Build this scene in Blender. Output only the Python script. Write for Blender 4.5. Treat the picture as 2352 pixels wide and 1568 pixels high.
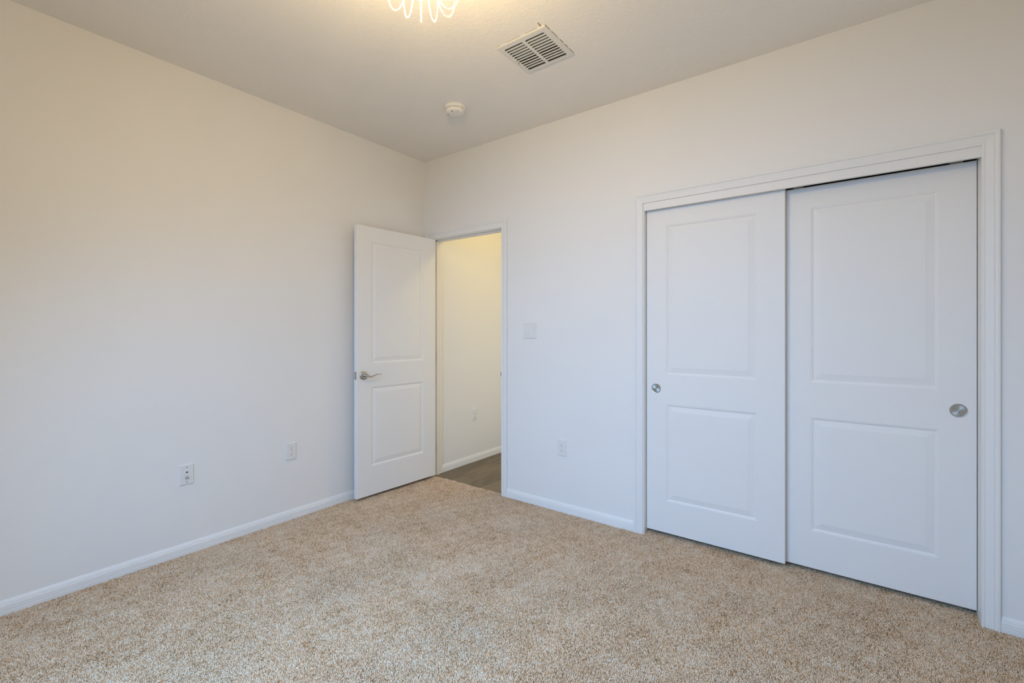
import bpy, math, random
import numpy as np
from mathutils import Matrix, Vector

for o in list(bpy.data.objects):
    bpy.data.objects.remove(o)
random.seed(7)
rng = np.random.default_rng(11)
S = bpy.context.scene
C = S.collection
R = math.radians
H = 2.74            # ceiling height
RX = 3.73           # right wall
FY = -3.46          # wall with the window, behind the camera

# ------------------------------------------------------------------ camera
cd = bpy.data.cameras.new('camera')
cd.sensor_fit = 'HORIZONTAL'
cd.sensor_width = 36.0
cd.lens = 36.0 * 1055.6 / 2352
cd.shift_y = -24.08 / 2352
cd.clip_start = 0.02
cam = bpy.data.objects.new('camera', cd)
cam.location = (3.0403, -2.7835, 1.2571)
cam.rotation_euler = (R(90), 0, 0.642554)
C.objects.link(cam)
S.camera = cam

# ------------------------------------------------------------------ exposure, world, lights
S.view_settings.view_transform = 'Standard'
S.view_settings.look = 'None'
S.view_settings.gamma = 1.0
S.view_settings.use_curve_mapping = False
S.view_settings.exposure = 0.0
S.cycles.use_denoising = True
S.cycles.max_bounces = 14
S.cycles.diffuse_bounces = 8
S.cycles.glossy_bounces = 4
S.cycles.transmission_bounces = 6
S.cycles.caustics_reflective = False
S.cycles.caustics_refractive = False

w = bpy.data.worlds.new('sky')
S.world = w
w.use_nodes = True
wn = w.node_tree
wn.nodes['Background'].inputs['Color'].default_value = (0.55, 0.72, 1.0, 1)
wn.nodes['Background'].inputs['Strength'].default_value = 0.03


def light(name, kind, loc, energy, color, rot=(0, 0, 0), **kw):
    d = bpy.data.lights.new(name, kind)
    d.energy = energy
    d.color = color
    for k, v in kw.items():
        setattr(d, k, v)
    o = bpy.data.objects.new(name, d)
    o.location = loc
    o.rotation_euler = rot
    C.objects.link(o)
    return o


# daylight entering by the window in the wall behind the camera: the pale sky ahead and the blue sky overhead
light('window_daylight', 'AREA', (1.9, FY + 0.06, 1.42), 15.8, (0.600, 0.790, 1.0), (R(90 - 24), 0, 0),
      shape='RECTANGLE', size=1.5, size_y=1.15, spread=R(150))
light('window_zenith_daylight', 'AREA', (1.9, FY + 0.06, 1.90), 44.2, (0.146, 0.466, 1.0), (R(90 - 45), 0, 0),
      shape='RECTANGLE', size=1.5, size_y=1.15, spread=R(120))
CH = (1.864, -1.728)          # centre of the chandelier
light('chandelier_bulb', 'POINT', (CH[0], CH[1], 2.405), 34.6, (1.0, 0.728, 0.358), shadow_soft_size=0.05)
light('hallway_bulb', 'POINT', (1.05, 0.70, 2.62), 12.9, (1.0, 0.757, 0.268), shadow_soft_size=0.08)
# unseen area light added in the hallway for daylight from the rooms beyond
light('hallway_daylight_fill', 'AREA', (1.445, 1.0, 1.0), 8.2, (0.983, 1.0, 0.940), (R(90), 0, R(90)),
      shape='RECTANGLE', size=1.2, size_y=1.7)

# ------------------------------------------------------------------ helpers


class MB:
    def __init__(self):
        self.v = []
        self.f = []

    def add(self, vs, fs):
        n = len(self.v)
        self.v += [tuple(p) for p in vs]
        self.f += [tuple(i + n for i in f) for f in fs]
        return self

    def box(self, x0, x1, y0, y1, z0, z1):
        return self.add([(x0, y0, z0), (x1, y0, z0), (x1, y1, z0), (x0, y1, z0),
                         (x0, y0, z1), (x1, y0, z1), (x1, y1, z1), (x0, y1, z1)],
                        [(0, 3, 2, 1), (4, 5, 6, 7), (0, 1, 5, 4), (1, 2, 6, 5), (2, 3, 7, 6), (3, 0, 4, 7)])

    def sweep(self, rings, closed_ring=True, cap=True):
        n = len(rings[0])
        vs = [p for r in rings for p in r]
        fs = []
        for i in range(len(rings) - 1):
            for j in range(n if closed_ring else n - 1):
                a = i * n + j
                b = i * n + (j + 1) % n
                fs.append((a, b, b + n, a + n))
        if cap:
            fs.append(tuple(range(n))[::-1])
            fs.append(tuple(range((len(rings) - 1) * n, len(rings) * n)))
        return self.add(vs, fs)

    def lathe(self, prof, c=(0, 0, 0), seg=40, axis='z'):
        """prof: (radius, height) pairs"""
        rings = []
        for r, h in prof:
            ring = []
            for k in range(seg):
                a = 2 * math.pi * k / seg
                p = (r * math.cos(a), r * math.sin(a), h)
                if axis == 'y-':           # height goes towards -y
                    p = (p[0], -p[2], p[1])
                elif axis == 'x+':
                    p = (p[2], p[0], p[1])
                ring.append((p[0] + c[0], p[1] + c[1], p[2] + c[2]))
            rings.append(ring)
        return self.sweep(rings)

    def tube(self, pts, rad, seg=8):
        rings = []
        pts = [Vector(p) for p in pts]
        up = Vector((0.13, 0.21, 1)).normalized()
        for i, p in enumerate(pts):
            t = (pts[min(i + 1, len(pts) - 1)] - pts[max(i - 1, 0)]).normalized()
            s = t.cross(up)
            if s.length < 1e-4:
                s = t.cross(Vector((1, 0, 0)))
            s.normalize()
            q = s.cross(t)
            r = rad[i] if isinstance(rad, (list, tuple)) else rad
            ru, rv = r if isinstance(r, (list, tuple)) else (r, r)
            rings.append([p + s * (ru * math.cos(2 * math.pi * k / seg)) + q * (rv * math.sin(2 * math.pi * k / seg))
                          for k in range(seg)])
        return self.sweep(rings)

    def build(self, name, mat, parent=None, smooth=False, bevel=0.0, fix=True):
        me = bpy.data.meshes.new(name)
        me.from_pydata(self.v, [], self.f)
        me.update()
        if fix:
            import bmesh
            bm = bmesh.new()
            bm.from_mesh(me)
            bmesh.ops.recalc_face_normals(bm, faces=bm.faces)
            bm.to_mesh(me)
            bm.free()
        me.materials.append(mat)
        o = bpy.data.objects.new(name, me)
        C.objects.link(o)
        if parent:
            o.parent = parent
        if smooth:
            me.polygons.foreach_set('use_smooth', [True] * len(me.polygons))
            if smooth != 'all':
                me.set_sharp_from_angle(angle=R(40))
        if bevel:
            m = o.modifiers.new('bevel', 'BEVEL')
            m.width = bevel
            m.segments = 2
            m.limit_method = 'ANGLE'
            m.angle_limit = R(50)
        return o


def box(x0, x1, y0, y1, z0, z1):
    return MB().box(x0, x1, y0, y1, z0, z1)


def thing(name, label, cat, loc=(0, 0, 0), rot=(0, 0, 0), group=None, kind=None):
    o = bpy.data.objects.new(name, None)
    o.empty_display_size = 0.05
    o.location = loc
    o.rotation_euler = rot
    C.objects.link(o)
    return tag(o, label, cat, group, kind)


def tag(o, label, cat=None, group=None, kind=None):
    o['label'] = label
    if cat:
        o['category'] = cat
    if group:
        o['group'] = group
    if kind:
        o['kind'] = kind
    return o


def struct(o, label, cat):
    return tag(o, label, cat, kind='structure')


# ------------------------------------------------------------------ materials
def mat(name, col, rough=0.5, metal=0.0, spec=0.5):
    m = bpy.data.materials.new(name)
    m.use_nodes = True
    b = m.node_tree.nodes['Principled BSDF']
    b.inputs['Base Color'].default_value = (*col, 1)
    b.inputs['Roughness'].default_value = rough
    b.inputs['Metallic'].default_value = metal
    b.inputs['Specular IOR Level'].default_value = spec
    return m, m.node_tree, b


def bumped(name, col, rough, scale, dist, spec=0.4, detail=3.0, distortion=0.0, lo=0.35, hi=0.65, var=0.02):
    """paint over a sprayed texture: noise drives bump and a faint tone change"""
    m, t, b = mat(name, col, rough, 0, spec)
    N, L = t.nodes, t.links
    tc = N.new('ShaderNodeTexCoord')
    n = N.new('ShaderNodeTexNoise')
    n.inputs['Scale'].default_value = scale
    n.inputs['Detail'].default_value = detail
    n.inputs['Distortion'].default_value = distortion
    mr = N.new('ShaderNodeMapRange')
    mr.interpolation_type = 'SMOOTHSTEP'
    mr.inputs['From Min'].default_value = lo
    mr.inputs['From Max'].default_value = hi
    bp = N.new('ShaderNodeBump')
    bp.inputs['Strength'].default_value = 0.15
    bp.inputs['Distance'].default_value = dist
    L.new(tc.outputs['Object'], n.inputs['Vector'])
    L.new(n.outputs['Fac'], mr.inputs['Value'])
    L.new(mr.outputs['Result'], bp.inputs['Height'])
    L.new(bp.outputs['Normal'], b.inputs['Normal'])
    n2 = N.new('ShaderNodeTexNoise')
    n2.inputs['Scale'].default_value = 1.7
    n2.inputs['Detail'].default_value = 2
    L.new(tc.outputs['Object'], n2.inputs['Vector'])
    mx = N.new('ShaderNodeMix')
    mx.data_type = 'RGBA'
    mx.inputs[6].default_value = (*[c * (1 - var) for c in col], 1)
    mx.inputs[7].default_value = (*[c * (1 + var) for c in col], 1)
    L.new(n2.outputs['Fac'], mx.inputs[0])
    L.new(mx.outputs[2], b.inputs['Base Color'])
    return m


WALL = (0.785, 0.765, 0.73)
M_wall = bumped('wall_paint', WALL, 0.62, 95, 0.00045, spec=0.3)
M_hall = bumped('hall_paint', WALL, 0.62, 95, 0.0004, spec=0.3)
M_ceil = bumped('ceiling_texture', (0.84, 0.815, 0.77), 0.85, 52, 0.0062, spec=0.15, detail=2.5, distortion=1.4, lo=0.42, hi=0.62)
M_trim = bumped('trim_paint', (0.785, 0.768, 0.735), 0.45, 180, 0.00008, spec=0.25, var=0.006)
M_door = bumped('door_paint', (0.79, 0.77, 0.735), 0.48, 260, 0.00006, spec=0.22, var=0.006)
M_plate = mat('white_plastic', (0.745, 0.728, 0.695), 0.42, 0, 0.2)[0]
M_smoke = mat('offwhite_plastic', (0.80, 0.78, 0.74), 0.5, 0, 0.25)[0]
M_dark = mat('dark_slot', (0.03, 0.03, 0.035), 0.6)[0]
M_gap = mat('shadow_plastic', (0.12, 0.11, 0.10), 0.7)[0]
M_vent = mat('enamelled_vent', (0.70, 0.70, 0.67), 0.45, 0, 0.3)[0]
M_blade = mat('galvanised_blade', (0.33, 0.34, 0.33), 0.5, 0.1)[0]
M_duct = mat('duct_metal', (0.10, 0.10, 0.10), 0.6, 0.2)[0]
M_steel = mat('zinc_steel', (0.62, 0.62, 0.60), 0.35, 1.0)[0]
M_chip = mat('bare_board', (0.36, 0.24, 0.12), 0.9)[0]
M_slot = mat('contact_slot', (0.20, 0.20, 0.21), 0.6)[0]
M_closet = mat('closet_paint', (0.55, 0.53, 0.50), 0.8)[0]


def satin_nickel():
    m, t, b = mat('satin_nickel', (0.52, 0.49, 0.44), 0.28, 1.0)
    n = t.nodes.new('ShaderNodeTexNoise')
    n.inputs['Scale'].default_value = 300
    r = t.nodes.new('ShaderNodeMapRange')
    r.inputs['To Min'].default_value = 0.22
    r.inputs['To Max'].default_value = 0.34
    t.links.new(n.outputs['Fac'], r.inputs['Value'])
    t.links.new(r.outputs['Result'], b.inputs['Roughness'])
    return m


def brushed_cup():
    m, t, b = mat('brushed_cup', (0.46, 0.47, 0.45), 0.36, 1.0)
    b.inputs['Anisotropic'].default_value = 0.75
    tg = t.nodes.new('ShaderNodeTangent')
    tg.direction_type = 'RADIAL'
    tg.axis = 'Y'
    t.links.new(tg.outputs['Tangent'], b.inputs['Tangent'])
    return m


M_nickel = satin_nickel()
M_cup = brushed_cup()


def plank_floor():
    m, t, b = mat('wood_look_planks', (0.2, 0.17, 0.12), 0.42, 0, 0.4)
    N, L = t.nodes, t.links
    tc = N.new('ShaderNodeTexCoord')
    mp = N.new('ShaderNodeMapping')
    mp.inputs['Rotation'].default_value = (0, 0, R(90))
    mp.inputs['Location'].default_value = (0.156, 0.081, 0)
    L.new(tc.outputs['Object'], mp.inputs['Vector'])
    br = N.new('ShaderNodeTexBrick')
    br.offset = 0.37
    br.offset_frequency = 2
    br.inputs['Scale'].default_value = 1.0
    br.inputs['Brick Width'].default_value = 1.22
    br.inputs['Row Height'].default_value = 0.178
    br.inputs['Mortar Size'].default_value = 0.0012
    br.inputs['Mortar Smooth'].default_value = 0.3
    br.inputs['Color1'].default_value = (0.30, 0.30, 0.30, 1)
    br.inputs['Color2'].default_value = (0.62, 0.62, 0.62, 1)
    br.inputs['Mortar'].default_value = (1, 1, 1, 1)
    L.new(mp.outputs['Vector'], br.inputs['Vector'])
    gm = N.new('ShaderNodeMapping')
    gm.inputs['Scale'].default_value = (22, 2.2, 1)
    L.new(tc.outputs['Object'], gm.inputs['Vector'])
    gn = N.new('ShaderNodeTexNoise')
    gn.inputs['Scale'].default_value = 1.6
    gn.inputs['Detail'].default_value = 7
    gn.inputs['Distortion'].default_value = 1.1
    L.new(gm.outputs['Vector'], gn.inputs['Vector'])
    sep = N.new('ShaderNodeSeparateColor')
    L.new(br.outputs['Color'], sep.inputs['Color'])
    ad = N.new('ShaderNodeMath')
    ad.operation = 'MULTIPLY_ADD'
    ad.inputs[1].default_value = 0.55
    L.new(sep.outputs['Red'], ad.inputs[0])
    g2 = N.new('ShaderNodeMath')
    g2.operation = 'MULTIPLY'
    g2.inputs[1].default_value = 0.75
    L.new(gn.outputs['Fac'], g2.inputs[0])
    L.new(g2.outputs[0], ad.inputs[2])
    cr = N.new('ShaderNodeValToRGB')
    e = cr.color_ramp.elements
    e[0].position = 0.38
    e[0].color = (0.085, 0.062, 0.035, 1)
    e[1].position = 0.86
    e[1].color = (0.24, 0.178, 0.098, 1)
    L.new(ad.outputs[0], cr.inputs['Fac'])
    mx = N.new('ShaderNodeMix')
    mx.data_type = 'RGBA'
    mx.inputs[7].default_value = (0.30, 0.24, 0.155, 1)
    L.new(cr.outputs['Color'], mx.inputs[6])
    mf = N.new('ShaderNodeMath')
    mf.operation = 'MULTIPLY'
    mf.inputs[1].default_value = 0.8
    L.new(br.outputs['Fac'], mf.inputs[0])
    L.new(mf.outputs[0], mx.inputs[0])
    L.new(mx.outputs[2], b.inputs['Base Color'])
    bp = N.new('ShaderNodeBump')
    bp.inputs['Distance'].default_value = 0.0006
    L.new(gn.outputs['Fac'], bp.inputs['Height'])
    L.new(bp.outputs['Normal'], b.inputs['Normal'])
    return m


def carpet_mat(name, attr):
    m, t, b = mat(name, (0.5, 0.45, 0.38), 0.95, 0, 0.1)
    N, L = t.nodes, t.links
    cr = N.new('ShaderNodeValToRGB')
    cr.color_ramp.elements.remove(cr.color_ramp.elements[1])
    e0 = cr.color_ramp.elements[0]
    e0.position = 0.0
    e0.color = (0.30, 0.185, 0.097, 1)
    for pos, col in [(0.10, (0.455, 0.292, 0.165)), (0.30, (0.64, 0.428, 0.250)), (0.55, (0.78, 0.560, 0.360)),
                     (0.78, (0.85, 0.678, 0.490)), (1.0, (0.87, 0.762, 0.618))]:
        x = cr.color_ramp.elements.new(pos)
        x.color = (*col, 1)
    if attr:
        a = N.new('ShaderNodeAttribute')
        a.attribute_name = 'yarn'
        L.new(a.outputs['Fac'], cr.inputs['Fac'])
    else:
        v = N.new('ShaderNodeTexVoronoi')
        v.inputs['Scale'].default_value = 180
        tc = N.new('ShaderNodeTexCoord')
        L.new(tc.outputs['Object'], v.inputs['Vector'])
        L.new(v.outputs['Color'], cr.inputs['Fac'])
    L.new(cr.outputs['Color'], b.inputs['Base Color'])
    return m


def crystal():
    m, t, b = mat('crystal_bead', (0.95, 0.95, 0.95), 0.06, 0, 0.7)
    b.inputs['IOR'].default_value = 1.5
    N, L = t.nodes, t.links
    tr = N.new('ShaderNodeBsdfTranslucent')
    tr.inputs['Color'].default_value = (0.48, 0.50, 0.55, 1)
    mx = N.new('ShaderNodeMixShader')
    mx.inputs['Fac'].default_value = 0.5
    out = N['Material Output']
    L.new(b.outputs['BSDF'], mx.inputs[1])
    L.new(tr.outputs['BSDF'], mx.inputs[2])
    b.inputs['Base Color'].default_value = (0.32, 0.34, 0.38, 1)
    tp = N.new('ShaderNodeBsdfTransparent')
    lw = N.new('ShaderNodeLayerWeight')
    lw.inputs['Blend'].default_value = 0.55
    mr = N.new('ShaderNodeMapRange')
    mr.inputs['To Min'].default_value = 0.12
    mr.inputs['To Max'].default_value = 0.95
    L.new(lw.outputs['Facing'], mr.inputs['Value'])
    m2 = N.new('ShaderNodeMixShader')
    L.new(mr.outputs['Result'], m2.inputs['Fac'])
    L.new(tp.outputs['BSDF'], m2.inputs[1])
    L.new(mx.outputs['Shader'], m2.inputs[2])
    L.new(m2.outputs['Shader'], out.inputs['Surface'])
    return m


M_plank = plank_floor()
M_crystal = crystal()
M_glow = bpy.data.materials.new('lit_bulb')
M_glow.use_nodes = True
_b = M_glow.node_tree.nodes['Principled BSDF']
_b.inputs['Emission Color'].default_value = (1.0, 0.80, 0.52, 1)
_b.inputs['Emission Strength'].default_value = 30.0
_t = M_glow.node_tree
_m = _t.nodes.new('ShaderNodeMixShader')
_m.inputs['Fac'].default_value = 0.2
_p = _t.nodes.new('ShaderNodeBsdfTransparent')
_t.links.new(_p.outputs['BSDF'], _m.inputs[1])
_t.links.new(_b.outputs['BSDF'], _m.inputs[2])
_t.links.new(_m.outputs['Shader'], _t.nodes['Material Output'].inputs['Surface'])

# ------------------------------------------------------------------ room shell
WT = 0.115
DX0, DX1, DZ = 0.094, 0.853, 2.047      # door opening between jamb faces
CX0, CX1, CZ = 1.985, 3.471, 2.058      # closet opening
JT = 0.018

f_ = box(-0.12, RX + 0.12, FY - 0.12, 0.021, -0.14, -0.012)
f_.box(CX0 - JT, CX1 + JT, 0.021, 0.80, -0.14, -0.012)
floor = struct(f_.build('floor', carpet_mat('carpet_backing', False)),
               'bedroom floor covered in beige flecked carpet', 'floor')
hf = box(-0.12, 1.45, 0.021, 2.6, -0.14, -0.0035)
struct(hf.build('floor_hallway', M_plank), 'grey brown wood plank floor of the hallway beyond the doorway', 'floor')

# ceiling with the opening above the supply vent
VX0, VX1, VY0, VY1 = 1.529, 1.834, -0.908, -0.610
hx0, hx1, hy0, hy1 = VX0 + 0.026, VX1 - 0.026, VY0 + 0.026, VY1 - 0.026
c = MB()
c.box(-0.12, hx0, FY - 0.12, 0.0, H, H + 0.12)
c.box(hx1, RX + 0.12, FY - 0.12, 0.0, H, H + 0.12)
c.box(hx0, hx1, FY - 0.12, hy0, H, H + 0.12)
c.box(hx0, hx1, hy1, 0.0, H, H + 0.12)
ceiling = struct(c.build('ceiling', M_ceil), 'bedroom ceiling with knockdown plaster texture', 'ceiling')
chip = MB().add([(1.8165, -0.940, H - 0.0006), (1.8125, -0.939, H - 0.0006), (1.8075, -0.9105, H - 0.0006), (1.8160, -0.9105, H - 0.0006),
                 (1.8165, -0.940, H + 0.001), (1.8125, -0.939, H + 0.001), (1.8075, -0.9105, H + 0.001), (1.8160, -0.9105, H + 0.001)],
                [(0, 3, 2, 1), (4, 5, 6, 7), (0, 1, 5, 4), (1, 2, 6, 5), (2, 3, 7, 6), (3, 0, 4, 7)])
tag(chip.build('paint_chip', M_chip, ceiling), 'brown chip in the ceiling at the corner of the vent')

st = MB()
for x, ya, yb, wd in ((1.8355, -0.905, -0.865, 0.0010), (1.8355, -0.845, -0.790, 0.0008), (1.8358, -0.765, -0.735, 0.0014), (1.8357, -0.715, -0.690, 0.0016), (1.8355, -0.672, -0.625, 0.0008)):
    st.box(x - wd, x + wd, ya, yb, H - 0.0008, H + 0.0005)
for xa, xb in ((1.535, 1.560), (1.600, 1.690), (1.720, 1.790)):
    st.box(xa, xb, -0.9098, -0.9082, H - 0.0008, H + 0.0005)
tag(st.build('rust_stain', M_chip, ceiling), 'thin brown stains around the vent edge')

wl = box(-0.12, 0.0, FY - 0.12, 2.6, -0.14, H)
struct(wl.build('wall_left', M_wall), 'long plain off-white wall on the left', 'wall')
wr = box(RX, RX + 0.12, FY - 0.12, WT, -0.14, H)
struct(wr.build('wall_right', M_wall), 'off-white wall to the right of the closet', 'wall')
b_ = MB()
y0, y1 = 0.0, WT
b_.box(0.0, DX0 - JT, y0, y1, -0.14, H)
b_.box(DX0 - JT, DX1 + JT, y0, y1, DZ + JT, H)
b_.box(DX1 + JT, CX0 - JT, y0, y1, -0.14, H)
b_.box(CX0 - JT, CX1 + JT, y0, y1, CZ + JT, H)
b_.box(CX1 + JT, RX, y0, y1, -0.14, H)
struct(b_.build('wall_back', M_wall), 'off-white wall holding the doorway and the closet', 'wall')
WX0, WX1, WZ0, WZ1 = 1.05, 2.75, 0.80, 2.40
wf = MB()
wf.box(0.0, WX0, FY - 0.12, FY, -0.14, H)
wf.box(WX1, RX, FY - 0.12, FY, -0.14, H)
wf.box(WX0, WX1, FY - 0.12, FY, -0.14, WZ0)
wf.box(WX0, WX1, FY - 0.12, FY, WZ1, H)
struct(wf.build('wall_front', M_wall), 'off-white wall with the window, behind the viewer', 'wall')
wi = MB()
for a in [(WX0, WX0 + 0.05, WZ0, WZ1), (WX1 - 0.05, WX1, WZ0, WZ1), (WX0, WX1, WZ0, WZ0 + 0.05), (WX0, WX1, WZ1 - 0.05, WZ1),
          ((WX0 + WX1) / 2 - 0.02, (WX0 + WX1) / 2 + 0.02, WZ0, WZ1)]:
    wi.box(a[0], a[1], FY - 0.10, FY - 0.05, a[2], a[3])
win = struct(wi.build('window_1', M_trim), 'white framed window behind the viewer', 'window')

# hallway shell
HX = 0.078
struct(box(0.0, HX, WT, 2.6, -0.14, H).build('wall_hallway', M_hall), 'cream lit hallway wall seen through the doorway', 'wall')
h2 = box(1.45, 1.57, WT, 0.40, -0.14, H)
h2.box(1.45, 1.57, 1.60, 2.6, -0.14, H)
h2.box(1.45, 1.57, 0.40, 1.60, -0.14, 0.15)
h2.box(1.45, 1.57, 0.40, 1.60, 1.85, H)
h2.box(0.0, 1.57, 2.6, 2.72, -0.14, H)
struct(h2.build('wall_hallway_far', M_hall), 'far walls of the hallway, out of sight', 'wall')
wi = MB()
for a in [(0.40, 0.45, 0.15, 1.85), (1.55, 1.60, 0.15, 1.85), (0.40, 1.60, 0.15, 0.20), (0.40, 1.60, 1.80, 1.85)]:
    wi.box(1.48, 1.53, a[0], a[1], a[2], a[3])
w2 = struct(wi.build('added_hall_window', M_trim), 'made-up white window frame around the hallway area light, out of sight', 'window')  # unseen window, added to give the hallway area light an opening
M_glass = bpy.data.materials.new('window_glass')
M_glass.use_nodes = True
_t = M_glass.node_tree
_m, _p, _q = (_t.nodes.new(k) for k in ('ShaderNodeMixShader', 'ShaderNodeBsdfTransparent', 'ShaderNodeBsdfGlossy'))
_q.inputs['Roughness'].default_value = 0.0
_m.inputs['Fac'].default_value = 0.06
_t.links.new(_p.outputs['BSDF'], _m.inputs[1])
_t.links.new(_q.outputs['BSDF'], _m.inputs[2])
_t.links.new(_m.outputs['Shader'], _t.nodes['Material Output'].inputs['Surface'])
box(1.503, 1.507, 0.45, 1.55, 0.20, 1.80).build('pane', M_glass, w2)
xm = (WX0 + WX1) / 2
for xa, xb in ((WX0 + 0.05, xm - 0.02), (xm + 0.02, WX1 - 0.05)):
    box(xa, xb, FY - 0.077, FY - 0.073, WZ0 + 0.05, WZ1 - 0.05).build('pane', M_glass, win)
struct(box(-0.12, 1.57, WT, 2.72, H, H + 0.12).build('ceiling_hallway', M_hall), 'hallway ceiling', 'ceiling')

# closet shell
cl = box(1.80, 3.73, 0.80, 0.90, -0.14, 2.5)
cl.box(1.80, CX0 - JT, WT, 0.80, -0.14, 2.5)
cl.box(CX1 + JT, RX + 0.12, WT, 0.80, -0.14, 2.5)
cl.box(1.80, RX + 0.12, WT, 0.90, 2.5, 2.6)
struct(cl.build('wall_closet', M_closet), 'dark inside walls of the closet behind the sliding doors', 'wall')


# ------------------------------------------------------------------ trim
CAS = [(0.0, 0.0), (0.0, 0.0065), (0.002, 0.0085), (0.0085, 0.0085), (0.0105, 0.0070), (0.0135, 0.0075), (0.026, 0.0100),
       (0.036, 0.0125), (0.0395, 0.0110), (0.0425, 0.0145), (0.0465, 0.0160), (0.0530, 0.0160), (0.0560, 0.0140), (0.0560, 0.0)]


def casing(x0, x1, z1, wl=1.0, zb=-0.011):
    rings = []
    for k in range(4):
        ring = []
        for ww, dd in CAS:
            if k == 0:
                ring.append((x0 - ww * wl, -dd, zb))
            elif k == 1:
                ring.append((x0 - ww * wl, -dd, z1 + ww))
            elif k == 2:
                ring.append((x1 + ww, -dd, z1 + ww))
            else:
                ring.append((x1 + ww, -dd, zb))
        rings.append(ring)
    return MB().sweep(rings)


t1 = struct(casing(DX0 - 0.006, DX1 + 0.006, DZ + 0.005).build('trim_1', M_trim), 'white moulded casing around the bedroom doorway', 'door casing')
j = MB()
for yy0, yy1 in [(0.0, WT)]:
    j.box(DX0 - JT, DX0, yy0, yy1, -0.011, DZ)
    j.box(DX1, DX1 + JT, yy0, yy1, -0.011, DZ)
    j.box(DX0 - JT, DX1 + JT, yy0, yy1, DZ, DZ + JT)
j.build('jamb', M_trim, t1, bevel=0.001)
s = MB()
s.box(DX0, DX0 + 0.011, 0.040, 0.075, -0.011, DZ)
s.box(DX1 - 0.011, DX1, 0.040, 0.075, -0.011, DZ)
s.box(DX0, DX1, 0.040, 0.075, DZ - 0.011, DZ)
s.build('door_stop', M_trim, t1, bevel=0.0015)
sp = box(DX1 - 0.0012, DX1, 0.004, 0.036, 0.895, 0.955)
sp.box(DX1 - 0.0050, DX1, -0.0035, 0.004, 0.910, 0.940)
tag(sp.build('strike_plate', M_nickel, t1, bevel=0.0005), 'small metal strike plate')

t2 = struct(casing(CX0 - 0.007, CX1 - 0.0005, CZ - 0.008).build('trim_2', M_trim), 'white moulded casing around the closet opening', 'closet casing')
j = MB()
j.box(CX0 - JT, CX0, 0.0, WT, -0.011, CZ)
j.box(CX1, CX1 + JT, 0.0, WT, -0.011, CZ)
j.box(CX0 - JT, CX1 + JT, 0.0, WT, CZ, CZ + JT)
j.build('jamb', M_trim, t2, bevel=0.001)
box(CX0, CX1, -0.0005, 0.0175, 2.004, CZ).build('fascia', M_trim, t2, bevel=0.0012)
tr = box(CX0, CX1, 0.030, 0.108, 2.050, CZ)
tr.box(CX0, CX1, 0.030, 0.032, 2.034, CZ)
tr.box(CX0, CX1, 0.068, 0.070, 2.034, CZ)
tr.box(CX0, CX1, 0.106, 0.108, 2.034, CZ)
tag(tr.build('sliding_track', M_duct, t2), 'dark metal sliding track')

BASE = [(0.0, -0.011), (0.013, -0.011), (0.013, 0.012), (0.0118, 0.0135), (0.0128, 0.0155), (0.0118, 0.036), (0.0090, 0.0385),
        (0.0098, 0.0425), (0.0074, 0.0450), (0.0072, 0.0485), (0.0045, 0.0530), (0.0015, 0.0590), (0.0, 0.0590)]


def baseboard(p0, p1, nrm):
    return MB().sweep([[(p[0] + nrm[0] * d, p[1] + nrm[1] * d, h) for d, h in BASE] for p in (p0, p1)])


struct(baseboard((0, FY), (0, 0), (1, 0)).build('baseboard_left', M_trim), 'white baseboard along the left wall', 'baseboard')
struct(baseboard((DX1 + 0.062, 0), (CX0 - 0.063, 0), (0, -1)).build('baseboard_back', M_trim), 'white baseboard between doorway and closet', 'baseboard')
struct(baseboard((CX1 + 0.0555, 0), (RX, 0), (0, -1)).build('baseboard_back_right', M_trim), 'short white baseboard right of the closet', 'baseboard')
struct(baseboard((RX, 0), (RX, FY), (-1, 0)).build('baseboard_right', M_trim), 'white baseboard on the right wall, out of frame', 'baseboard')
bh = MB().sweep([[(p[0] + d, p[1], h * 1.06) for d, h in BASE] for p in ((HX, WT), (HX, 2.6))])
struct(bh.build('baseboard_hallway', M_trim), 'white baseboard of the hallway wall over the plank floor', 'baseboard')

# ------------------------------------------------------------------ panel doors
PROF = [(0.0, 0.0), (0.0010, 0.0013), (0.0055, 0.0018), (0.0090, 0.0038), (0.0120, 0.0058), (0.0150, 0.0058), (0.0170, 0.0053),
        (0.0415, 0.0014), (0.0430, 0.0014), (0.0435, 0.0002)]


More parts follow.
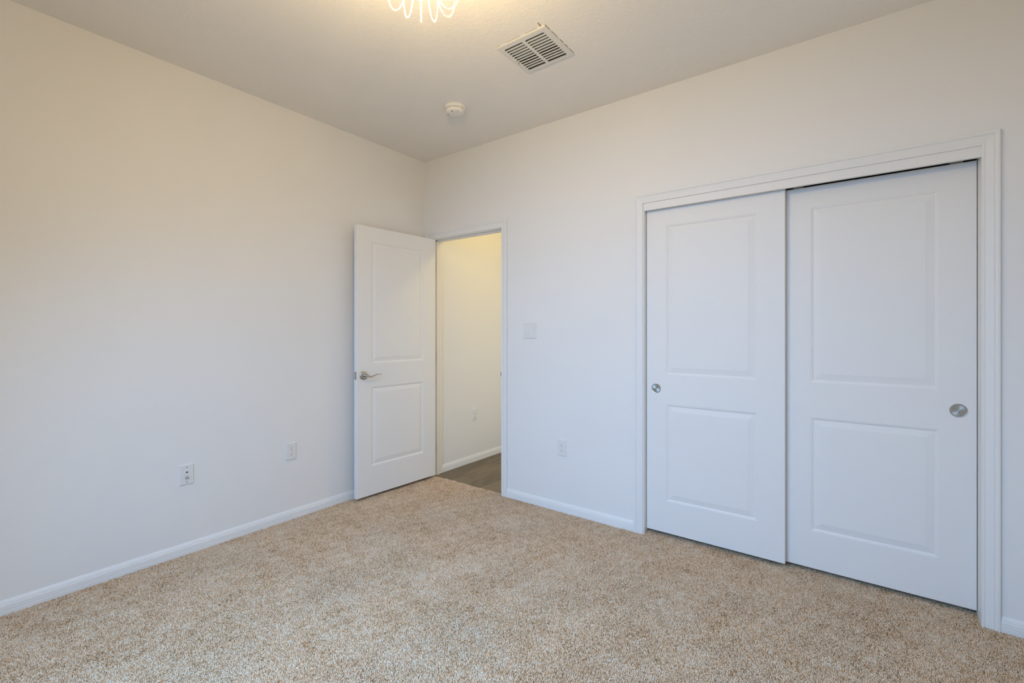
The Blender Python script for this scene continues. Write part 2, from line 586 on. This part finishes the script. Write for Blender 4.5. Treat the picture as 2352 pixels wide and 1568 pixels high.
def panel_door(w, h, thk, panels):
    """front face looks to -y at y=0; panels: (x0, x1, z0, z1)"""
    m = MB()
    ch = 0.0018
    px0, px1 = panels[0][0], panels[0][1]
    xs = [ch, px0, px1, w - ch]
    zs = [ch]
    for p in sorted(panels, key=lambda q: q[2]):
        zs += [p[2], p[3]]
    zs.append(h - ch)
    for i in range(3):
        for k in range(len(zs) - 1):
            if i == 1 and k % 2 == 1:
                continue
            m.add([(xs[i], 0, zs[k]), (xs[i + 1], 0, zs[k]), (xs[i + 1], 0, zs[k + 1]), (xs[i], 0, zs[k + 1])], [(0, 1, 2, 3)])
    for x0, x1, z0, z1 in panels:
        prev = None
        for off, dep in PROF:
            ring = [(x0 + off, dep, z0 + off), (x1 - off, dep, z0 + off), (x1 - off, dep, z1 - off), (x0 + off, dep, z1 - off)]
            if prev:
                m.add(prev + ring, [(a, (a + 1) % 4, (a + 1) % 4 + 4, a + 4) for a in range(4)])
            prev = ring
        m.add(prev, [(0, 1, 2, 3)])
    o1 = [(ch, 0, ch), (w - ch, 0, ch), (w - ch, 0, h - ch), (ch, 0, h - ch)]
    o2 = [(0, ch, 0), (w, ch, 0), (w, ch, h), (0, ch, h)]
    o3 = [(0, thk, 0), (w, thk, 0), (w, thk, h), (0, thk, h)]
    for a, b in ((o1, o2), (o2, o3)):
        m.add(a + b, [(q, q + 4, (q + 1) % 4 + 4, (q + 1) % 4) for q in range(4)])
    m.add(o3, [(0, 3, 2, 1)])
    # merge doubles so that normals can be made consistent
    key = {}
    remap = []
    vs = []
    for p in m.v:
        kk = tuple(round(x, 6) for x in p)
        if kk not in key:
            key[kk] = len(vs)
            vs.append(p)
        remap.append(key[kk])
    m.v = vs
    m.f = [tuple(remap[i] for i in f) for f in m.f]
    return m


def cup(parent, x, z, r):
    """round recessed finger pull, axis towards -y"""
    rim = MB().lathe([(r - 0.0048, 0.0004), (r - 0.0040, 0.0022), (r - 0.0015, 0.0026), (r, 0.0012), (r, 0.0001)], (0, 0, 0), 48, 'y-')
    o = rim.build('finger_pull', M_nickel, parent, smooth=True)
    o.location = (x, 0, z)
    tag(o, 'round brushed metal finger pull')
    d = MB().lathe([(0.0004, 0.0007), (r * 0.5, 0.00069), (r - 0.0049, 0.00068), (r - 0.0049, 0.0002), (0.0004, 0.0002)], (0, 0, 0), 48, 'y-')
    q = d.build('cup', M_cup, o, smooth=True)
    return o


def hanger(parent, x, top, yc):
    m = box(x - 0.022, x + 0.022, yc - 0.003, yc + 0.003, top - 0.002, top + 0.016)
    m.lathe([(0.0005, -0.004), (0.012, -0.004), (0.012, 0.004), (0.0005, 0.004)], (x, yc + 0.010, top + 0.020), 20, 'y-')
    return tag(m.build('roller_hanger', M_steel, parent), 'grey metal roller hanger')


D1X, D1Y, D1Z = 1.987, 0.035, 0.021
pn = [(2.1095, 2.6065, 0.2165, 0.809), (2.1095, 2.6065, 0.9895, 1.904)]
d1 = panel_door(2.739 - D1X, 2.018 - D1Z, 0.034, [(a - D1X, b - D1X, c0 - D1Z, c1 - D1Z) for a, b, c0, c1 in pn]).build('door_2', M_door)
d1.location = (D1X, D1Y, D1Z)
struct(d1, 'left front closet sliding door with a round pull near its left edge', 'closet door')
cup(d1, 2.0475 - D1X, 0.9015 - D1Z, 0.0290)

D2X, D2Y, D2Z = 2.716, 0.075, 0.0195
pn = [(2.8505, 3.3445, 0.2150, 0.807), (2.8505, 3.3445, 0.9895, 1.903)]
d2 = panel_door(3.4685 - D2X, 2.0125 - D2Z, 0.034, [(a - D2X, b - D2X, c0 - D2Z, c1 - D2Z) for a, b, c0, c1 in pn]).build('door_3', M_door)
d2.location = (D2X, D2Y, D2Z)
struct(d2, 'right rear closet sliding door with two raised panels and a dark gap above', 'closet door')
cup(d2, 3.4095 - D2X, 0.8995 - D2Z, 0.0300)
hanger(d2, 2.795 - D2X, 2.0125 - D2Z, 0.004)
hanger(d2, 3.402 - D2X, 2.0125 - D2Z, 0.004)

# bedroom door, opened against the left wall
DW, DTH, DB, DT = 0.756, 0.035, 0.0195, 2.043
pn = [(0.1235, 0.6225, 0.2375, 0.8355), (0.1235, 0.6225, 1.0135, 1.9305)]
dr = panel_door(DW, DT - DB, DTH, [(a, b, c0 - DB, c1 - DB) for a, b, c0, c1 in pn]).build('door_1', M_door)
dr.location = (0.1066, -0.7655, DB)
dr.rotation_euler = (0, 0, R(87.236))
struct(dr, 'white two panel bedroom door standing open with a lever handle', 'door')
LX, LZ = DW - 0.700, 0.927 - DB
rose = MB().lathe([(0.0325, 0.0), (0.0325, 0.003), (0.0300, 0.0065), (0.0240, 0.0085), (0.0125, 0.0100), (0.0115, 0.014), (0.0105, 0.040),
                   (0.0115, 0.043), (0.0125, 0.050), (0.0115, 0.058), (0.0085, 0.0615), (0.0005, 0.0620)], (0, 0, 0), 48, 'y-')
ro = rose.build('lever_handle', M_nickel, dr, smooth=True)
ro.location = (LX, 0, LZ)
tag(ro, 'satin nickel lever handle')
pts, rad = [], []
for i in range(25):
    u = i / 24
    pts.append((0.004 + 0.118 * u, -0.050 - 0.004 * math.sin(math.pi * u), -0.0015 - 0.0055 * math.sin(2 * math.pi * min(1, u * 1.05)) + 0.006 * u * u))
    rad.append((0.0045 - 0.0015 * u, 0.0080 - 0.0058 * u ** 0.8))
pts.append((0.1235, -0.0495, 0.0030))
rad.append((0.001, 0.001))
MB().tube(pts, rad, 12).build('lever', M_nickel, ro, smooth=True)
lp = box(-0.0012, 0.0004, 0.005, 0.0300, LZ - 0.0285, LZ + 0.0285)
lo = tag(lp.build('latch_plate', M_nickel, dr, bevel=0.0003), 'small metal latch plate in the door edge')
lb = MB().add([(-0.0012, 0.010, LZ - 0.009), (-0.0012, 0.025, LZ - 0.009), (-0.0115, 0.023, LZ - 0.008), (-0.0085, 0.012, LZ - 0.008),
               (-0.0012, 0.010, LZ + 0.009), (-0.0012, 0.025, LZ + 0.009), (-0.0115, 0.023, LZ + 0.008), (-0.0085, 0.012, LZ + 0.008)],
              [(0, 3, 2, 1), (4, 5, 6, 7), (0, 1, 5, 4), (1, 2, 6, 5), (2, 3, 7, 6), (3, 0, 4, 7)])
lb.build('latch_bolt', M_steel, lo, bevel=0.0012)
for hz in (0.22, 1.02, 1.82):
    hm = MB().lathe([(0.006, -0.045), (0.006, 0.045)], (DW + 0.004, DTH + 0.004, hz), 14)
    hm.box(DW - 0.0005, DW + 0.001, DTH - 0.030, DTH + 0.004, hz - 0.044, hz + 0.044)
    tag(hm.build('hinge', M_nickel, dr, smooth=True), 'satin nickel hinge')

# ------------------------------------------------------------------ wall plates (front faces local -y)


def plate_mesh(w_, h_, th=0.0055, ch=0.0035):
    a = [(-w_ / 2, 0, -h_ / 2), (w_ / 2, 0, -h_ / 2), (w_ / 2, 0, h_ / 2), (-w_ / 2, 0, h_ / 2)]
    b = [(x, -0.0015, z) for x, _, z in a]
    c2 = [(x * (1 - 2 * ch / w_), -th, z * (1 - 2 * ch / h_)) for x, _, z in a]
    return MB().sweep([a, b, c2])


def screw(parent, x, z, d, slot_rot=0.3, y=-0.0055):
    o = MB().lathe([(0.0030, 0.0), (0.0028, 0.0008), (0.0005, 0.0012)], (0, 0, 0), 16, 'y-').build('screw', M_plate, parent, smooth=True)
    o.location = (x, y, z)
    o.rotation_euler = (0, slot_rot, 0)
    box(-0.0026, 0.0026, -0.00145, -0.0009, -0.0004, 0.0004).build('screw_slot', d, o)
    return o


def outlet(label, loc, rotz, dark=M_dark, round_faces=False):
    t = thing('wall_outlet', label, 'electrical outlet', loc, (0, 0, rotz), 'duplex wall outlets')
    plate_mesh(0.070, 0.1145).build('plate', M_plate, t)
    for s_ in (1, -1):
        z = 0.0195 * s_
        m = MB()
        n = 32
        out = []
        for k in range(n):
            a = 2 * math.pi * k / n
            x, zz = 0.0172 * math.cos(a), 0.0172 * math.sin(a)
            zz = max(-0.0145, min(0.0145, zz))
            out.append((x, zz))
        d0 = 0.0105 if round_faces else 0.0064
        m.sweep([[(x, -0.0050, zz) for x, zz in out], [(x, -d0 + 0.0006, zz) for x, zz in out], [(x * 0.96, -d0, zz * 0.96) for x, zz in out]])
        f = m.build('receptacle', M_smoke if round_faces else M_plate, t)
        f.location = (0, 0, z)
        sl = box(-0.0075, -0.0053, -d0 - 0.0002, -d0 + 0.002, 0.0010, 0.0090)
        sl.build('slot', M_slot, f)
        sl = box(0.0053, 0.0073, -d0 - 0.0002, -d0 + 0.002, 0.0015, 0.0080)
        sl.build('slot', M_slot, f)
        MB().lathe([(0.0027, d0 - 0.002), (0.0027, d0 + 0.0002)], (0, 0, -0.0075), 16, 'y-').build('ground_hole', dark, f)
    screw(t, 0, 0, M_gap, 0.2)
    return t


outlet('white outlet on the left wall beside the open door', (0.0, -1.2010, 0.4500), R(90))
outlet('white outlet low on the wall between doorway and closet', (1.3950, 0.0, 0.4415), 0)
outlet('outlet on the cream hallway wall seen through the doorway', (HX, 0.564, 0.4500), R(90), round_faces=True)

t = thing('coax_phone_plate', 'white wall plate with a jack and a metal cable connector, left wall', 'wall plate', (0.0, -1.8030, 0.4435), (0, 0, R(90)))
plate_mesh(0.070, 0.1145).build('plate', M_plate, t)
for z in (0.0415, -0.0415):
    o = MB().lathe([(0.0034, 0.0), (0.0032, 0.001), (0.0005, 0.0014)], (0, 0, 0), 16, 'y-').build('screw', M_steel, t, smooth=True)
    o.location = (0, -0.0055, z)
    box(-0.0030, 0.0030, -0.0017, -0.0011, -0.0005, 0.0005).build('screw_slot', M_gap, o)
jk = MB()
jk.box(-0.0085, 0.0085, -0.0072, -0.0050, -0.0085, 0.0085)
jo = jk.build('jack', M_plate, t, bevel=0.0006)
jo.location = (0, 0, 0.0150)
jh = box(-0.0050, 0.0042, -0.0075, -0.0062, -0.0042, 0.0030)
jh.build('jack_opening', M_dark, jo)
cx = MB().lathe([(0.0072, 0.005), (0.0072, 0.0085), (0.0050, 0.0088), (0.0048, 0.0100)] +
                [(0.0046 + 0.0004 * (k % 2), 0.0105 + 0.0007 * k) for k in range(10)] +
                [(0.0044, 0.0178), (0.0030, 0.0178), (0.0028, 0.0150), (0.0004, 0.0148)], (0, 0, 0), 24, 'y-')
co = cx.build('coax_connector', M_steel, t, smooth=True)
co.location = (0, 0, -0.0150)
tag(co, 'threaded metal cable connector')

t = thing('light_switch', 'white double rocker light switch on the wall right of the doorway', 'light switch', (1.1210, 0.0, 1.2590), (0, 0, 0))
plate_mesh(0.1150, 0.1145, 0.0055, 0.0030).build('plate', M_plate, t)
for i, x in enumerate((-0.023, 0.023)):
    fr = MB()
    fr.box(x - 0.0168, x + 0.0168, -0.0062, -0.0050, -0.0335, 0.0335)
    fo = fr.build('rocker_frame', M_plate, t, bevel=0.0004)
    k = 1 if i == 0 else -1
    za, zb, zc = -0.0320, 0.0, 0.0320
    ya, yc = (-0.0096, -0.0066) if k == 1 else (-0.0068, -0.0092)
    yb = -0.0078
    x0_, x1_ = x - 0.0152, x + 0.0152
    ring = [(za, -0.0058), (za, ya), (zb, yb), (zc, yc), (zc, -0.0058)]
    MB().sweep([[(xx, y, z) for z, y in ring] for xx in (x0_, x1_)]).build('rocker', M_plate, fo)
    for z in (0.0485, -0.0485):
        screw(t, x, z, M_gap, 0.1 + i)

# ------------------------------------------------------------------ smoke detector
t = thing('smoke_detector', 'round white smoke detector on the ceiling near the corner', 'smoke detector', (0.912, -0.571, H))
MB().lathe([(0.0690, 0.0), (0.0690, -0.008), (0.0675, -0.0190), (0.0640, -0.0205), (0.0300, -0.0205)], (0, 0, 0), 56).build('mounting_base', M_smoke, t, smooth=True)
MB().lathe([(0.0600, -0.0200), (0.0600, -0.0235), (0.0300, -0.0235)], (0, 0, 0), 48).build('vent_ring', M_gap, t, smooth=True)
MB().lathe([(0.0300, -0.0228), (0.0620, -0.0228), (0.0625, -0.0300), (0.0605, -0.0400), (0.0540, -0.0455), (0.0300, -0.0465), (0.0004, -0.0468)],
           (0, 0, 0), 56).build('housing', M_smoke, t, smooth=True)
for a in range(8):
    an = a * math.pi / 4 + 0.5
    m = box(0.0590, 0.0622, -0.0045, 0.0045, -0.0236, -0.0200)
    o = m.build('vent_rib', M_smoke, t)
    o.rotation_euler = (0, 0, an)
m = MB().lathe([(0.0095, -0.0460), (0.0095, -0.0482), (0.0080, -0.0488), (0.0004, -0.0488)], (0.012, -0.020, 0), 24)
m.build('test_button', M_smoke, t, smooth=True)
for an, r0, r1 in ((R(-70), 0.044, 0.050), (R(-25), 0.046, 0.053), (R(-150), 0.040, 0.050)):
    m = MB().box(r0, r1, -0.0012 if an != R(-70) else -0.005, 0.0012 if an != R(-70) else 0.005, -0.0474, -0.0455)
    o = m.build('sounder_slot', M_gap, t)
    o.rotation_euler = (0, 0, an)

# ------------------------------------------------------------------ supply vent
vcx, vcy = (VX0 + VX1) / 2, (VY0 + VY1) / 2
t = thing('air_vent', 'square white louvred air vent in the ceiling', 'air vent', (vcx, vcy, H))
hw, hh = (VX1 - VX0) / 2, (VY1 - VY0) / 2
m = MB()
cols = [(-0.1225, -0.0085), (0.0085, 0.1225)]
ylo, yhi = -0.1130, 0.1180
n_s, pitch = 11, 0.0212
ZT, ZB = -0.0065, -0.0048        # face and back of the pressed plate
# border ring, sloping up to the ceiling
outer = [(-hw, -hh), (hw, -hh), (hw, hh), (-hw, hh)]
inner = [(-hw + 0.007, -hh + 0.007), (hw - 0.007, -hh + 0.007), (hw - 0.007, hh - 0.007), (-hw + 0.007, hh - 0.007)]
field = [(cols[0][0], ylo), (cols[1][1], ylo), (cols[1][1], yhi), (cols[0][0], yhi)]
rings = [[(x, y, -0.0002) for x, y in outer], [(x, y, -0.0030) for x, y in outer], [(x, y, ZT) for x, y in inner], [(x, y, ZT) for x, y in field],
         [(x, y, ZB) for x, y in field], [(x, y, ZB) for x, y in inner], [(x, y, -0.0002) for x, y in inner]]
nr = len(rings)
vs = [p for r_ in rings for p in r_]
fs = []
for i in range(nr):
    for k in range(4):
        a, b = i * 4 + k, i * 4 + (k + 1) % 4
        c_, d_ = ((i + 1) % nr) * 4 + (k + 1) % 4, ((i + 1) % nr) * 4 + k
        fs.append((a, b, c_, d_))
m.add(vs, fs)
m.box(cols[0][1], cols[1][0], ylo, yhi, ZT, ZB)
slot_h = 0.0125
for ci, (xa, xb) in enumerate(cols):
    for k in range(n_s - 1):
        yb0 = ylo + 0.0010 + slot_h + k * pitch
        m.box(xa, xb, yb0, yb0 + pitch - slot_h, ZT, ZB)
    # rounded outer corners of the first and last slots
    for yy, sy in ((ylo, 1), (yhi, -1)):
        for xx, sx in ((xa, 1), (xb, -1)):
            r_ = 0.008
            arc = [(xx, yy)] + [(xx + sx * (r_ - r_ * math.sin(q)), yy + sy * (r_ - r_ * math.cos(q))) for q in [R(0), R(22), R(45), R(68), R(90)]]
            m.sweep([[(x, y, ZT) for x, y in arc], [(x, y, ZB) for x, y in arc]])
m.build('face_plate', M_vent, t)
bx = MB()
bw, bh_ = hw - 0.027, hh - 0.027
for a in [(-bw - 0.0005, -bw + 0.001, -bh_, bh_), (bw - 0.001, bw + 0.0005, -bh_, bh_), (-bw, bw, -bh_ - 0.0005, -bh_ + 0.001), (-bw, bw, bh_ - 0.001, bh_ + 0.0005)]:
    bx.box(a[0], a[1], a[2], a[3], 0.0, 0.115)
bx.box(-bw, bw, -bh_, bh_, 0.110, 0.115)
bx.build('duct_boot', M_duct, t)
for k in range(9):
    y = -0.100 + k * 0.0255
    ang = R(-28 if k < 5 else 28)
    d = MB().box(-bw + 0.003, bw - 0.003, -0.0110, 0.0110, -0.0005, 0.0005).build('damper_blade', M_blade, t)
    d.location = (0, y, 0.0065)
    d.rotation_euler = (ang, 0, 0)
for x, y in ((0.071, -0.134), (-0.080, -0.131), (0.078, 0.1345), (-0.075, 0.139)):
    o = MB().lathe([(0.0030, 0.0), (0.0028, -0.0010), (0.0004, -0.0014)], (x, y, ZT), 16).build('screw', M_steel, t, smooth=True)
lv = MB().box(-0.1325, -0.1300, 0.004, 0.040, ZT - 0.0004, ZT + 0.0005)
lo_ = lv.build('lever_slot', M_gap, t)
MB().box(-0.1335, -0.1290, 0.0150, 0.0180, ZT - 0.009, ZT).build('damper_lever', M_vent, lo_)

# ------------------------------------------------------------------ chandelier
t = thing('bead_chandelier', 'lit crystal bead chandelier with drooping loops at the top of the picture', 'chandelier', (CH[0], CH[1], H))
MB().lathe([(0.0650, 0.0), (0.0650, -0.008), (0.0600, -0.020), (0.0300, -0.028), (0.0080, -0.031), (0.0075, -0.100), (0.0500, -0.104), (0.0520, -0.110), (0.0004, -0.112)],
           (0, 0, 0), 40).build('canopy', M_steel, t, smooth=True)
MB().lathe([(0.1450, -0.150), (0.1480, -0.150), (0.1480, -0.158), (0.1450, -0.158), (0.1450, -0.150)], (0, 0, 0), 56).build('ring', M_steel, t, smooth=True)
for k in range(6):
    a = 2 * math.pi * k / 6
    MB().tube([(0.045 * math.cos(a), 0.045 * math.sin(a), -0.106), (0.10 * math.cos(a), 0.10 * math.sin(a), -0.125), (0.146 * math.cos(a), 0.146 * math.sin(a), -0.154)],
              0.0025, 8).build('arm', M_steel, t, smooth=True)
MB().lathe([(0.0005, -0.3660), (0.0090, -0.3640), (0.0155, -0.3560), (0.0165, -0.3450), (0.0110, -0.3300), (0.0060, -0.3220), (0.0060, -0.3120)],
           (0, 0, 0), 24).build('bulb', M_glow, t, smooth=True)
MB().tube([(0, 0, -0.110), (0, 0, -0.312)], 0.0035, 8).build('stem', M_steel, t, smooth=True)

import bmesh
bm = bmesh.new()
bmesh.ops.create_icosphere(bm, subdivisions=2, radius=1.0)
bv = np.array([v.co[:] for v in bm.verts])
bf = [tuple(v.index for v in f.verts) for f in bm.faces]
bm.free()


def strand(cr, aw, bz, zc, rb, step):
    """bead loop in the x-z plane: ellipse of half width aw and half height bz"""
    pts = []
    n = 400
    tt = np.linspace(0, 2 * math.pi, n + 1)
    # narrower at the top, like a drooping petal
    zz = -np.cos(tt) * bz
    ww = np.sin(tt) * aw * (1 - 0.30 * (zz / bz > 0) * (zz / bz))
    xs, zs = cr + ww, zc + zz
    seg = np.hypot(np.diff(xs), np.diff(zs))
    cum = np.concatenate([[0], np.cumsum(seg)])
    cnt = int(cum[-1] / step)
    m_ = MB()
    for i in range(cnt):
        s_ = cum[-1] * i / cnt
        x, z = np.interp(s_, cum, xs), np.interp(s_, cum, zs)
        rr = rb * (1.0 if i % 2 else 0.82)
        m_.add((bv * rr + np.array([x, 0, z])).tolist(), bf)
    return m_


NL = 14
proto = None
a0 = math.atan2(-(-2.7835 - CH[1]), -(3.0403 - CH[0]))    # one loop points away from the viewer
for k in range(NL):
    if proto is None:
        proto = strand(0.103, 0.046, 0.102, -0.367 + 0.102, 0.0034, 0.0067).build('crystal_strand', M_crystal, t, smooth='all', fix=False)
        o = proto
    else:
        o = proto.copy()
        C.objects.link(o)
        o.parent = t
    o.rotation_euler = (0, R(random.uniform(-2, 2)), a0 + 2 * math.pi * k / NL + R(random.uniform(-2.0, 2.0)))

# ------------------------------------------------------------------ hallway lamp (lights the hallway)
t = thing('ceiling_lamp', 'small round hallway ceiling lamp, out of sight beyond the doorway', 'ceiling lamp', (1.05, 0.70, H))
MB().lathe([(0.12, 0.0), (0.12, -0.02), (0.11, -0.024), (0.0004, -0.024)], (0, 0, 0), 40).build('lamp_base', M_steel, t, smooth=True)

# ------------------------------------------------------------------ carpet pile
def smooth_field(x, y, lam, n, seed):
    r = np.random.default_rng(seed)
    out = np.zeros_like(x)
    for _ in range(n):
        th = r.uniform(0, 2 * math.pi)
        k = 2 * math.pi / (lam * r.uniform(0.6, 1.7))
        out += np.sin(k * (x * math.cos(th) + y * math.sin(th)) + r.uniform(0, 2 * math.pi))
    return out / math.sqrt(n / 2)


PITCH = 0.0043
gx = np.arange(0.013, RX - 0.010, PITCH)
gy = np.arange(FY + 0.01, 0.80, PITCH * 0.92)
X, Y = np.meshgrid(gx, gy)
X = X + (np.arange(X.shape[0]) % 2)[:, None] * PITCH * 0.5
X, Y = X.ravel(), Y.ravel()
X = X + rng.uniform(-0.0020, 0.0020, X.size)
Y = Y + rng.uniform(-0.0020, 0.0020, Y.size)
edge = 0.026 + 0.004 * smooth_field(X, Y, 0.06, 6, 5)
room = (Y < -0.014) & (X > 0.014) & (X < RX - 0.014)
door_in = (X > DX0 + 0.001) & (X < DX1 - 0.001) & (Y < edge)
clos = (X > CX0 + 0.001) & (X < CX1 - 0.001) & (Y < 0.20)
between = (Y < 0.001)
under_cas = between & (((X > DX0 - 0.07) & (X < DX0)) | ((X > DX1) & (X < DX1 + 0.07)) | ((X > CX0 - 0.07) & (X < CX0)) | ((X > CX1) & (X < CX1 + 0.06)))
keep = room | (door_in & (Y < 0.06)) | clos
X, Y = X[keep], Y[keep]
n = X.size
lean = smooth_field(X, Y, 0.55, 14, 1)
lean2 = smooth_field(X, Y, 0.60, 14, 2)
fine = smooth_field(X, Y, 0.10, 16, 3)
fine2 = smooth_field(X, Y, 0.10, 16, 4)
hgt = 0.0120 + 0.0006 * fine + rng.uniform(-0.0010, 0.0010, n)
near_b = (Y > -0.03) | (X < 0.03)
hgt = np.where(near_b, hgt * 0.88, hgt)
lx = 0.0007 * lean + 0.0004 * fine + rng.uniform(-0.0020, 0.0020, n)
ly = 0.0007 * lean2 + 0.0004 * fine2 + rng.uniform(-0.0020, 0.0020, n)
lim = 0.0075
lx, ly = np.clip(lx, -lim, lim), np.clip(ly, -lim, lim)
rot = rng.uniform(0, 2 * math.pi, n)
rb, rtp = 0.0029, 0.0021
V = np.zeros((n, 6, 3), np.float32)
for k in range(3):
    a = rot + k * 2 * math.pi / 3
    V[:, k, 0] = X + rb * np.cos(a)
    V[:, k, 1] = Y + rb * np.sin(a)
    V[:, k, 2] = -0.0080
    a2 = a + 0.5
    V[:, k + 3, 0] = X + lx + rtp * np.cos(a2)
    V[:, k + 3, 1] = Y + ly + rtp * np.sin(a2)
    V[:, k + 3, 2] = -0.0142 + hgt + rng.uniform(-0.0008, 0.0008, n)
F = np.array([[0, 1, 4], [0, 4, 3], [1, 2, 5], [1, 5, 4], [2, 0, 3], [2, 3, 5], [3, 4, 5]], np.int64)
idx = (F[None] + (np.arange(n) * 6)[:, None, None]).reshape(-1)
me = bpy.data.meshes.new('carpet_pile')
me.vertices.add(n * 6)
me.vertices.foreach_set('co', V.reshape(-1))
me.loops.add(idx.size)
me.loops.foreach_set('vertex_index', idx.astype(np.int32))
me.polygons.add(idx.size // 3)
me.polygons.foreach_set('loop_start', np.arange(0, idx.size, 3, dtype=np.int32))
me.update()
patch = smooth_field(X, Y, 0.42, 18, 8) + 0.6 * smooth_field(X, Y, 0.16, 18, 9)
yarn = np.clip(rng.beta(1.6, 1.5, n) + 0.04 * fine + 0.03 * patch, 0, 1)
at = me.attributes.new('yarn', 'FLOAT', 'POINT')
at.data.foreach_set('value', np.repeat(yarn, 6).astype(np.float32))
me.materials.append(carpet_mat('carpet_yarn', True))
pile = bpy.data.objects.new('carpet_pile', me)
C.objects.link(pile)
tag(pile, 'short beige carpet pile flecked with white and brown over the bedroom floor', 'carpet', kind='stuff')
